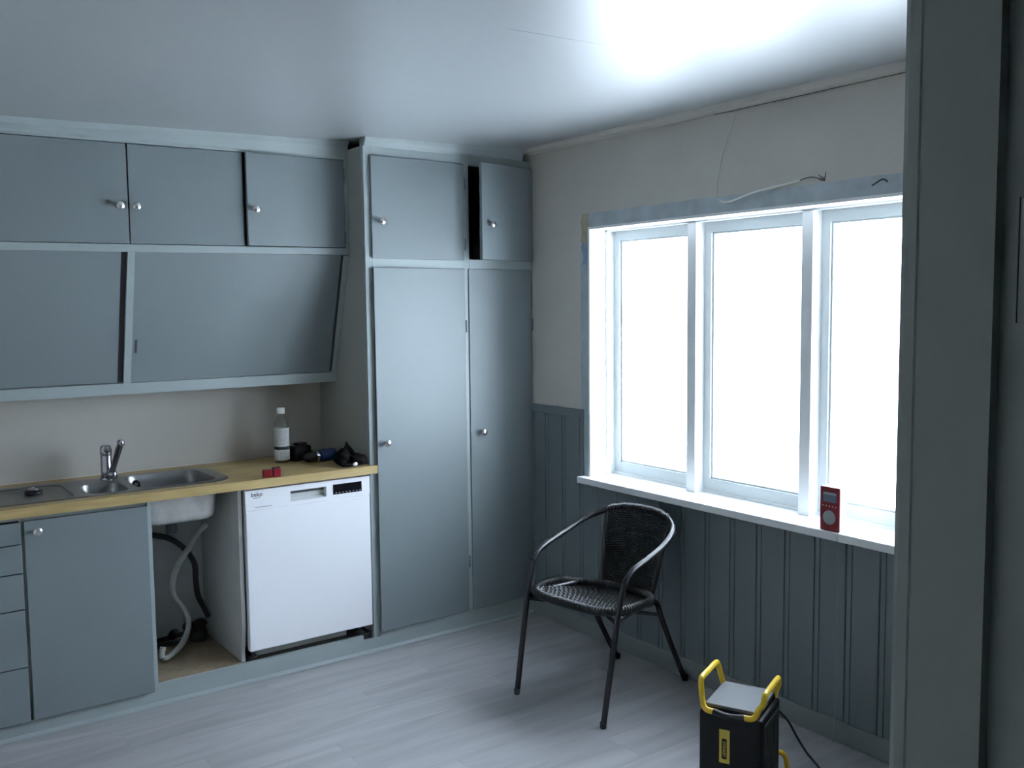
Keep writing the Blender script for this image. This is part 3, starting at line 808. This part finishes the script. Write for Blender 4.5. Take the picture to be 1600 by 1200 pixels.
# ------------------------------------------------------------------ things on the worktop
CT = .9058
def bottle():
    x, y = -1.262, .335
    t = thing('bottle', 'clear plastic bottle with white cap and white labels on the worktop', 'bottle', (x, y, CT))
    T = Matrix.Translation((x, y, CT))
    obj('body', lathe(BM(), [(0, .001), (.032, 0), (.036, .006), (.036, .176), (.0345, .190), (.027, .208), (.018, .221), (.0145, .226), (.0145, .236), (0, .236)], 24, T), 'clear', t, smooth=True)
    obj('cap', lathe(BM(), [(0, .2365), (.0185, .2365), (.0185, .262), (.017, .264), (0, .264)], 20, T), 'capw', t, smooth=True)
    a = obj('label', lathe(BM(), [(.0364, .080), (.0366, .0805), (.0366, .168), (.0364, .1685)], 24, T), 'label', t, smooth=True)
    b = obj('label', lathe(BM(), [(.0364, .014), (.0366, .0145), (.0366, .064), (.0364, .0645)], 24, T), 'label', t, smooth=True)
    obj('label_band', lathe(BM(), [(.0362, .0655), (.0365, .066), (.0365, .0785), (.0362, .079)], 24, T), 'dark_grey', t, smooth=True)
    def lines(z0, n, dz, par):
        bm = BM()
        az = math.atan2(-4.3, -1.72)
        for k in range(n):
            L = random.uniform(.55, .8); z = z0+k*dz
            for s in range(6):
                a0 = az - .25 + s*(L*1.4/6); a1 = a0 + L*1.4/6*.9
                r = .0369
                vs = [bm.verts.new((x+r*math.cos(q), y+r*math.sin(q), CT+zz)) for q, zz in ((a0, z), (a1, z), (a1, z+.0022), (a0, z+.0022))]
                bm.faces.new(vs)
        obj('fine_print', bm, 'print', par, kind='stuff')
    lines(.090, 11, .0065, a); lines(.020, 6, .0066, b)
bottle()

def red_gadget():
    x, y = -1.447, -.004
    t = thing('clip_tool', 'small red plastic clip with a dark middle near the worktop edge', 'tool', (x, y, CT), -.18)
    def part(n, m, *a): 
        bm = bx(*a, bev=.004); return obj(n, bm, m, t, local=True)
    def loc(n, m, *a): return obj(n, bx(*a, bev=.003), m, t, local=True)
    loc('jaw', 'dark_red', -.042, -.004, -.016, .016, 0, .033); loc('jaw', 'red', .003, .036, -.018, .014, 0, .036)
    loc('hinge_block', 'dark_red', -.0045, .0035, -.015, .013, .001, .032)
    bm = BM(); lathe(bm, [(0, -.02), (.0035, -.02), (.0035, .016), (0, .016)], 10, mtx_along((.018, .0, .0375), (1, .1, 0)))
    obj('spring_pin', bm, 'black', t, local=True, smooth=True)
red_gadget()

def drill():
    t = thing('cordless_drill', 'blue and black cordless drill lying behind the bottle at the worktop back', 'drill', (-1.125, .235, CT), 0.12)
    T = lambda p, d: mtx_along(p, d)
    # local: x along the motor
    obj('motor_housing', lathe(BM(), [(0, 0), (.018, .001), (.028, .008), (.031, .03), (.031, .075), (.027, .095), (.012, .102), (0, .103)], 20, T((-.005, -.010, .0315), (1, .05, .0))), 'blue', t, local=True, smooth=True)
    obj('clutch_ring', lathe(BM(), [(0, 0), (.028, 0), (.029, .004), (.029, .014), (.026, .017), (0, .017)], 20, T((-.0225, -.011, .0305), (1, .05, .0))), 'knob', t, local=True, smooth=True, label='shiny metal collar')
    obj('chuck', lathe(BM(), [(0, 0), (.010, .0), (.014, .006), (.022, .02), (.024, .045), (.024, .06), (0, .06)], 18, T((-.083, -.014, .0285), (1, .05, .03))), 'black', t, local=True, smooth=True)
    bm = BM()
    tube(bm, [(.062, .012, .030), (.030, .055, .028), (-.02, .105, .030)], [.020, .019, .021], 12)
    obj('grip', bm, 'black', t, local=True, smooth=True)
    bm = bx(-.062, .046, -.042, .042, 0, .072, bev=.012, seg=3)
    bmesh.ops.transform(bm, matrix=Matrix.Translation((-.026, .125, .0)) @ Matrix.Rotation(.25, 4, 'Z'), verts=bm.verts)
    b = obj('battery_pack', bm, 'black', t, local=True, smooth=True)
    bm = bx(-.03, .03, -.02, .02, .0725, .084, bev=.005)
    bmesh.ops.transform(bm, matrix=Matrix.Translation((-.020, .125, .0)) @ Matrix.Rotation(.25, 4, 'Z'), verts=bm.verts)
    obj('battery_clip', bm, 'black', t, local=True, smooth=True)
drill()

def pouch():
    t = thing('tool_pouch', 'crumpled black pouch with a pointed flap against the tall cabinet side', 'pouch', (-1.055, .055, CT))
    rnd = random.Random(5)
    def lump(c, sx, sy, sz, ph):
        bm = BM(); bmesh.ops.create_icosphere(bm, subdivisions=4, radius=1)
        for v in bm.verts:
            q = v.co.copy()
            f = 1 + .10*math.sin(3.1*q.x+ph) * math.cos(2.7*q.y-ph) + .06*math.sin(7*q.z+4*q.x+ph) + .03*math.sin(13*q.y+5*q.x)
            v.co = Vector((q.x*sx*f, q.y*sy*f, max(q.z*sz*f, -sz*.8))) + Vector(c)
        return bm
    z = CT+.031
    obj('bag', lump((-1.078, .062, CT+.0345), .037, .050, .042, .4), 'cloth', t, smooth=True)
    obj('cuff', lump((-1.015, .030, CT+.026), .038, .040, .030, 1.9), 'cloth', t, smooth=True)
    bm = BM()
    A = [(-1.068, .07, CT+.066), (-1.030, .06, CT+.066), (-1.022, .045, CT+.052)]
    pts = [(-1.062, .078, CT+.055), (-1.060, .070, CT+.085), (-1.052, .062, CT+.112), (-1.040, .060, CT+.092), (-1.022, .056, CT+.070), (-1.010, .05, CT+.045)]
    F = [bm.verts.new(p) for p in pts]; B = [bm.verts.new((p[0]+.004, p[1]+.016, p[2]-.004)) for p in pts]
    n = len(pts); bm.faces.new(F); bm.faces.new(B[::-1])
    for i in range(n): bm.faces.new((F[i], F[(i+1) % n], B[(i+1) % n], B[i]))
    obj('flap', bm, 'cloth', t, label='pointed black flap')
    bm = lump((-1.075, .010, CT+.0085), .030, .018, .0085, 2.2); obj('strap', bm, 'cloth', t, smooth=True)
    bm = lump((-1.045, -.004, CT+.0115), .013, .008, .0085, .3); obj('buckle', bm, 'capw', t, smooth=True, label='small white buckle')
pouch()

# ------------------------------------------------------------------ radio on the sill
def radio():
    X = -.0415; ya, yb, za, zb = -1.905, -1.822, .8046, .968
    t = thing('radio', 'small red portable radio with round speaker standing on the white window sill', 'radio', (X+.022, (ya+yb)/2, za))
    obj('case', bx(X+.0045, X+.046, ya, yb, za, zb, bev=.004), 'enamel', t, label='white plastic body')
    obj('front_panel', bx(X, X+.0044, ya, yb, za, zb-.0005, bev=.0015), 'red', t, label='red front panel')
    obj('screen', bx(X-.0012, X-.0001, ya+.013, yb-.013, .9115, .949, bev=.0004, seg=1), 'screen', t)
    obj('screen_bar', bx(X-.0019, X-.0013, ya+.014, yb-.014, .9395, .946), 'dial', t)
    for k in range(5):
        y = yb-.013 - k*.0138
        obj('button', lathe(BM(), [(0, 0), (.0020, 0), (.0020, .0015), (0, .002)], 8, mtx_along((X-.0002, y, .8975-k*.0003), (-1, 0, 0))), 'capw', t, smooth=True)
    obj('speaker', lathe(BM(), [(0, .0016), (.0235, .0016), (.0262, .0024), (.0268, 0)], 28, mtx_along((X-.0001, (ya+yb)/2+.001, .8545), (-1, 0, 0))), 'dial', t, smooth=True, label='round pale grey speaker disc')
    obj('badge', bx(X-.0008, X-.0001, ya+.006, ya+.016, .8135, .8155), 'dial', t)
    P = spline([(X+.03, ya-.001, .8068), (X+.005, ya-.007, .8066), (-.0545, ya-.006, .8050), (-.0575, ya-.0045, .790), (-.050, ya-.002, .74), (-.038, ya+.004, .66), (-.030, ya+.010, .55), (-.028, ya+.012, .40), (-.029, ya+.012, .25), (-.032, ya+.014, .06), (-.034, ya+.016, .004)], 6)
    obj('cord', tube(BM(), P, .0011, 6), 'dial', t, smooth=True, label='thin white cord hanging down from the sill')
radio()

# ------------------------------------------------------------------ loose cable over the window
def wall_cable():
    t = thing('loose_cable', 'loose white electric cable drooping from the ceiling edge above the window', 'cable', (-.01, -1.45, 2.06))
    P = spline([(-.006, -1.372, 2.413), (-.008, -1.366, 2.396), (-.012, -1.338, 2.330), (-.016, -1.312, 2.250), (-.018, -1.291, 2.165), (-.018, -1.283, 2.110), (-.018, -1.287, 2.080), (-.018, -1.298, 2.068)], 7)
    obj('sheath', tube(BM(), P, .0030, 8), 'label', t, smooth=True)
    P = spline([(-.018, -1.298, 2.068), (-.020, -1.312, 2.0585), (-.022, -1.345, 2.055), (-.022, -1.385, 2.060), (-.020, -1.46, 2.077), (-.018, -1.54, 2.088), (-.014, -1.63, 2.096), (-.010, -1.687, 2.103)], 7)
    obj('sheath', tube(BM(), P, .0036, 8), 'cable', t, smooth=True)
    P = spline([(-.010, -1.686, 2.103), (-.012, -1.716, 2.108), (-.012, -1.748, 2.107), (-.010, -1.775, 2.098), (-.006, -1.790, 2.091)], 6)
    obj('wire', tube(BM(), P, .0022, 6), 'oldwire', t, smooth=True)
    for d in ((-.02, .012, .022), (-.015, -.016, .030), (-.02, -.006, .012), (-.01, .016, .004)):
        a = Vector((-.006, -1.792, 2.090)); obj('wire_end', tube(BM(), [a, a+Vector(d)*.5, a+Vector(d)], [.0022, .002, .0014], 6), 'oldwire', t, smooth=True)
wall_cable()

# ------------------------------------------------------------------ chair
def chair():
    f = Vector((-.987, -.160)); f.normalize()
    O = Vector((-.368, -.995, 0)); rz = math.atan2(f.y, f.x)
    t = thing('bistro_chair', 'black woven bistro armchair with tube frame under the window', 'chair', O, rz)
    # local x = forward, local y = sitter's left = image right
    R = .0125
    zs = .425
    # arm loop with front legs, one bent tube: right foot -> arm -> round the back -> left foot
    def arm(s):
        return [(.310, s*.236, .002), (.275, s*.240, .19), (.240, s*.244, .37), (.210, s*.247, .500), (.190, s*.249, .553), (.163, s*.251, .583), (.125, s*.253, .601),
                (.060, s*.255, .620), (-.040, s*.253, .648), (-.130, s*.240, .682), (-.195, s*.205, .706), (-.235, s*.140, .731), (-.252, s*.06, .743)]
    A = arm(-1); B = arm(1)
    # the legs are parts of their own, the loop above them another
    loop = spline(A[4:] + B[4:][::-1], 6)
    obj('arm_loop', tube(BM(), loop, R*1.05, 12), 'tube', t, local=True, smooth=True)
    for P in (A, B):
        obj('leg', tube(BM(), spline(P[:5], 4), R, 10), 'tube', t, local=True, smooth=True)
    # rear legs: seat rail bending down
    for s in (-1, 1):
        q = s*(1.0 if s > 0 else .93)
        P = spline([(.222, s*.238, .408), (.12, s*.228, .416), (.0, q*.216, .419), (-.050, q*.211, .414), (-.083, q*.208, .390), (-.108, q*.206, .340), (-.170, q*.203, .225), (-.240, q*.199, .105), (-.302, q*.195, .002)], 6)
        obj('leg', tube(BM(), P, R*.95, 10), 'tube', t, local=True, smooth=True)
    # rubber feet
    for x, y in ((.310, .236), (.310, -.236), (-.302, .195), (-.302, -.181)):
        obj('foot_cap', lathe(BM(), [(0, 0), (.0122, 0), (.0131, .004), (.0131, .024), (0, .024)], 12, Matrix.Translation((x, y, 0))), 'rubber', t, local=True, smooth=True)
    # cross braces
    obj('brace', tube(BM(), [(.232, -.238, .398), (.10, -.11, .372), (-.02, .07, .350), (-.104, .200, .345)], .008, 8), 'tube', t, local=True, smooth=True)
    obj('brace', tube(BM(), [(.232, .238, .398), (.10, .11, .352), (-.02, -.07, .334), (-.104, -.200, .345)], .008, 8), 'tube', t, local=True, smooth=True)
    # woven seat: rim, then strands front to back and across, dished
    def outline(a):                       # seat outline, a in radians, 0 = front
        c, s = math.cos(a), math.sin(a)
        e = 4.6 if c > 0 else 2.6
        rr = (abs(c)**e + abs(s)**e)**(-1/e)
        wx = .226 if c > 0 else .180
        return Vector((rr*c*wx + .025, rr*s*(.240 - .088*max(0, -c)), 0))
    def zrim(x): return .440 - .040*max(0, (.06-x))/.22
    rim = []
    for k in range(64):
        p = outline(2*PI*k/64); p.z = zrim(p.x) - (.010*max(0, (p.x-.17)/.1)); rim.append(p)
    bm = BM(); tube(bm, rim, .0165, 10, closed=True)
    # wrap ridges round the rim
    rim_o = obj('seat_rim', bm, 'rattan', t, local=True, smooth=True)
    bm = BM()
    for k in range(150):
        a = 2*PI*k/150
        p = outline(a); p.z = zrim(p.x) - (.010*max(0, (p.x-.17)/.1)); q = outline(a+.02); d = Vector((q.x-p.x, q.y-p.y, 0)).normalized()
        m = mtx_along(p, d)
        ring = [m @ Vector((.0175*math.cos(2*PI*j/8), .0175*math.sin(2*PI*j/8), 0)) for j in range(8)]
        tube(bm, ring, .0026, 4, closed=True)
    obj('rim_wrapping', bm, 'rattan', t, local=True, smooth=True, kind='stuff')
    def zseat(x, y):
        # dish depth
        u = (x-.04)/.222; v = y/.236
        d = max(0, 1-(abs(u)**2.4+abs(v)**2.4))
        return zrim(x) - .004 - .034*d**.55
    def span_y(y):
        lo, hi = None, None
        pts = rim
        xs = []
        n = len(pts)
        for i in range(n):
            p, q = pts[i], pts[(i+1) % n]
            if (p.y-y)*(q.y-y) <= 0 and p.y != q.y: xs.append(p.x+(q.x-p.x)*(y-p.y)/(q.y-p.y))
        return (min(xs), max(xs)) if len(xs) >= 2 else None
    def span_x(x):
        ys = []; n = len(rim)
        for i in range(n):
            p, q = rim[i], rim[(i+1) % n]
            if (p.x-x)*(q.x-x) <= 0 and p.x != q.x: ys.append(p.y+(q.y-p.y)*(x-p.x)/(q.x-p.x))
        return (min(ys), max(ys)) if len(ys) >= 2 else None
    bm = BM(); k = 0; y = -.225
    while y < .226:
        s = span_y(y)
        if s and s[1]-s[0] > .05:
            P = [(s[0]+(s[1]-s[0])*i/22, y, zseat(s[0]+(s[1]-s[0])*i/22, y) + .0022*(1 if (i+k) % 2 else -1)) for i in range(23)]
            tube(bm, P, .0042, 5)
        y += .0105; k += 1
    x = -.155; k = 0
    while x < .295:
        s = span_x(x)
        if s and s[1]-s[0] > .05:
            P = [(x, s[0]+(s[1]-s[0])*i/22, zseat(x, s[0]+(s[1]-s[0])*i/22) + .0022*(1 if (i+k) % 2 == 0 else -1)) for i in range(23)]
            tube(bm, P, .0042, 5)
        x += .0095; k += 1
    obj('woven_seat', bm, 'rattan', t, local=True, smooth=True, kind='stuff', label='dished seat of woven black plastic strands')
    # solid backing just under the strands so no daylight shows through
    bm = BM(); n = 20; grid = []
    ctr = Vector((.03, 0, 0)); L = []
    for fct in (1.0, .85, .7, .5, .3, .1):
        ringp = []
        for p in rim[::2]:
            q = Vector((ctr.x+(p.x-ctr.x)*fct, p.y*fct, 0)); q.z = zseat(q.x, q.y) - .013; ringp.append(q)
        L.append(ringp)
    loft(bm, L); obj('seat_underlay', bm, 'rattan', t, local=True, smooth=True)
    # woven backrest: curved sheet from the arm loop down to the seat back
    def bpt(u, v):                        # u -1..1 across, v 0 top..1 bottom
        wd = .172 + (.138-.172)*v
        y = u*wd
        xt = -.249 + .030*u*u; xb = -.145 + .015*u*u
        x = xt + (xb-xt)*v**.85
        z = .738 - .026*u*u + (.394-.738 + .022*u*u)*v
        return Vector((x, y, z))
    bm = BM(); nv, nu = 40, 16
    G = [[bm.verts.new(bpt(-1+2*i/nu, j/nv) + Vector((.004, 0, 0))*0) for i in range(nu+1)] for j in range(nv+1)]
    for j in range(nv):
        for i in range(nu): bm.faces.new((G[j][i], G[j][i+1], G[j+1][i+1], G[j+1][i]))
    obj('backrest', bm, 'rattan', t, local=True, smooth=True, label='tall curved backrest of black weave')
    bm = BM()
    for j in range(46):
        v = .015+.97*j/45
        tube(bm, [bpt(-1+2*i/24, v) + Vector((.0022*(1 if (i+j) % 2 else -1), 0, 0)) for i in range(25)], .0040, 5)
    for i in range(27):
        u = -.98+1.96*i/26
        tube(bm, [bpt(u, j/24) + Vector((.0022*(1 if (i+j) % 2 == 0 else -1), 0, 0)) for j in range(25)], .0036, 5)
    obj('woven_back', bm, 'rattan', t, local=True, smooth=True, kind='stuff')
    for s in (-1, 1): obj('back_edge', tube(BM(), [bpt(s, j/12) for j in range(13)], .0105, 8), 'rattan', t, local=True, smooth=True)
    # binding where the backrest is laced to the arm loop
    bm = BM()
    for k in range(34):
        y = -.165 + .33*k/33
        # nearest loop point
        p = min(loop, key=lambda q: abs(q.y-y) + (10 if q.x > 0 else 0)); m = mtx_along((p.x, y, p.z), (0, 1, 0))
        ring = [m @ Vector((.0145*math.cos(2*PI*j/8), .0145*math.sin(2*PI*j/8), 0)) for j in range(8)]
        tube(bm, ring, .0034, 4, closed=True)
    obj('lacing', bm, 'rattan', t, local=True, smooth=True, kind='stuff')
chair()

# ------------------------------------------------------------------ fan heater
def heater():
    e1 = Vector((-.913, -.407)); rz = math.atan2(e1.y, e1.x)
    t = thing('fan_heater', 'black box fan heater with yellow tube handles on the floor by the window wall', 'heater', (-.584, -1.915, 0), rz)
    # local x = front, local y = image right
    W, D = .105, .112
    obj('body', bx(-D+.006, D+.004, -W, W, .045, .310, bev=.010, seg=3), 'black', t, local=True, smooth=True)
    obj('top_plate', bx(-D+.008, D-.010, -.0895, .0895, .3185, .3315, bev=.003), 'heat_top', t, local=True, label='flat grey metal top')
    obj('plate_rim', bx(-D+.006, D-.008, -.0915, .0915, .3082, .3220, bev=.001), 'black', t, local=True)
    for s in (-1, 1):
        obj('side_panel', bx(-D+.025, D-.025, s*W-.0015, s*W+.0015, .085, .285, bev=.001), 'heat_side', t, local=True)
        bm = BM()
        for k in range(9): box(bm, -D+.034+k*.018, -D+.043+k*.018, s*(W+.0016)-.0008, s*(W+.0016)+.0008, .095, .275)
        obj('vent_slots', bm, 'black', t, local=True, kind='stuff')
        dz = -.016 if s > 0 else 0.0; bo = .006 if s > 0 else 0.0
        P = [(.130, s*.050, .318), (.129, s*.072, .319), (.125, s*.086, .328), (.118, s*.093, .348), (.111, s*(.099+bo), .380+dz), (.105, s*(.102+bo), .402+dz), (.090, s*(.103+bo), .411+dz),
             (.02, s*(.103+bo), .411+dz), (-.050, s*(.103+bo), .411+dz), (-.070, s*(.102+bo), .402+dz), (-.080, s*(.099+bo), .378+dz), (-.096, s*.092, .330), (-.102, s*.086, .296)]
        obj('handle', tube(BM(), spline(P, 5), .0098, 12), 'yellow', t, local=True, smooth=True, label='bent yellow tube handle')
        P = [(.098, s*.10, .060), (.108, s*.120, .034), (.104, s*.124, .012), (.08, s*.124, .010), (-.09, s*.124, .010), (-.128, s*.124, .013), (-.140, s*.124, .036), (-.132, s*.120, .085), (-.112, s*.112, .112), (-.098, s*.098, .118)]
        obj('skid', tube(BM(), spline(P, 5), .0090, 10), 'yellow', t, local=True, smooth=True, label='yellow tube foot')
    obj('front_grip', tube(BM(), spline([(.130, -.051, .318), (.134, -.025, .314), (.135, 0, .3125), (.134, .025, .314), (.130, .051, .318)], 5), .0112, 12), 'rubber', t, local=True, smooth=True)
    # vertical yellow badge with the maker's lettering
    xf = D+.0048
    yb = -.018
    b = obj('badge', bx(xf-.001, xf+.0012, yb-.0175, yb+.0175, .145, .258, bev=.0006, seg=1), 'label_yellow', t, local=True, label='vertical yellow badge')
    fld = rrect(yb, .194, .0085, .0345, .004, 3)
    bm = BM(); prism(bm, fld, 'x', xf+.0013, xf+.0019); obj('badge_field', bm, 'black', t, local=True)
    m = frame_mtx((xf+.0022, yb, .194), (0, 0, -1), (0, 1, 0), (1, 0, 0))
    obj('badge_lettering', text_bm('STANLEY', .0125, m, .0002, .0002), 'label_yellow', t, local=True)
    # mains lead out of the back right
    inv = WM[t].inverted()
    wp = [(-.462, -1.945, .262), (-.435, -1.948, .256), (-.350, -1.930, .185), (-.275, -1.915, .095), (-.225, -1.915, .030), (-.215, -1.935, .006), (-.245, -1.985, .005), (-.32, -2.09, .005), (-.42, -2.22, .005), (-.56, -2.42, .005)]
    obj('mains_lead', tube(BM(), spline(wp, 7), .0042, 8), 'rubber', t, smooth=True, label='black mains lead running along the floor')
heater()
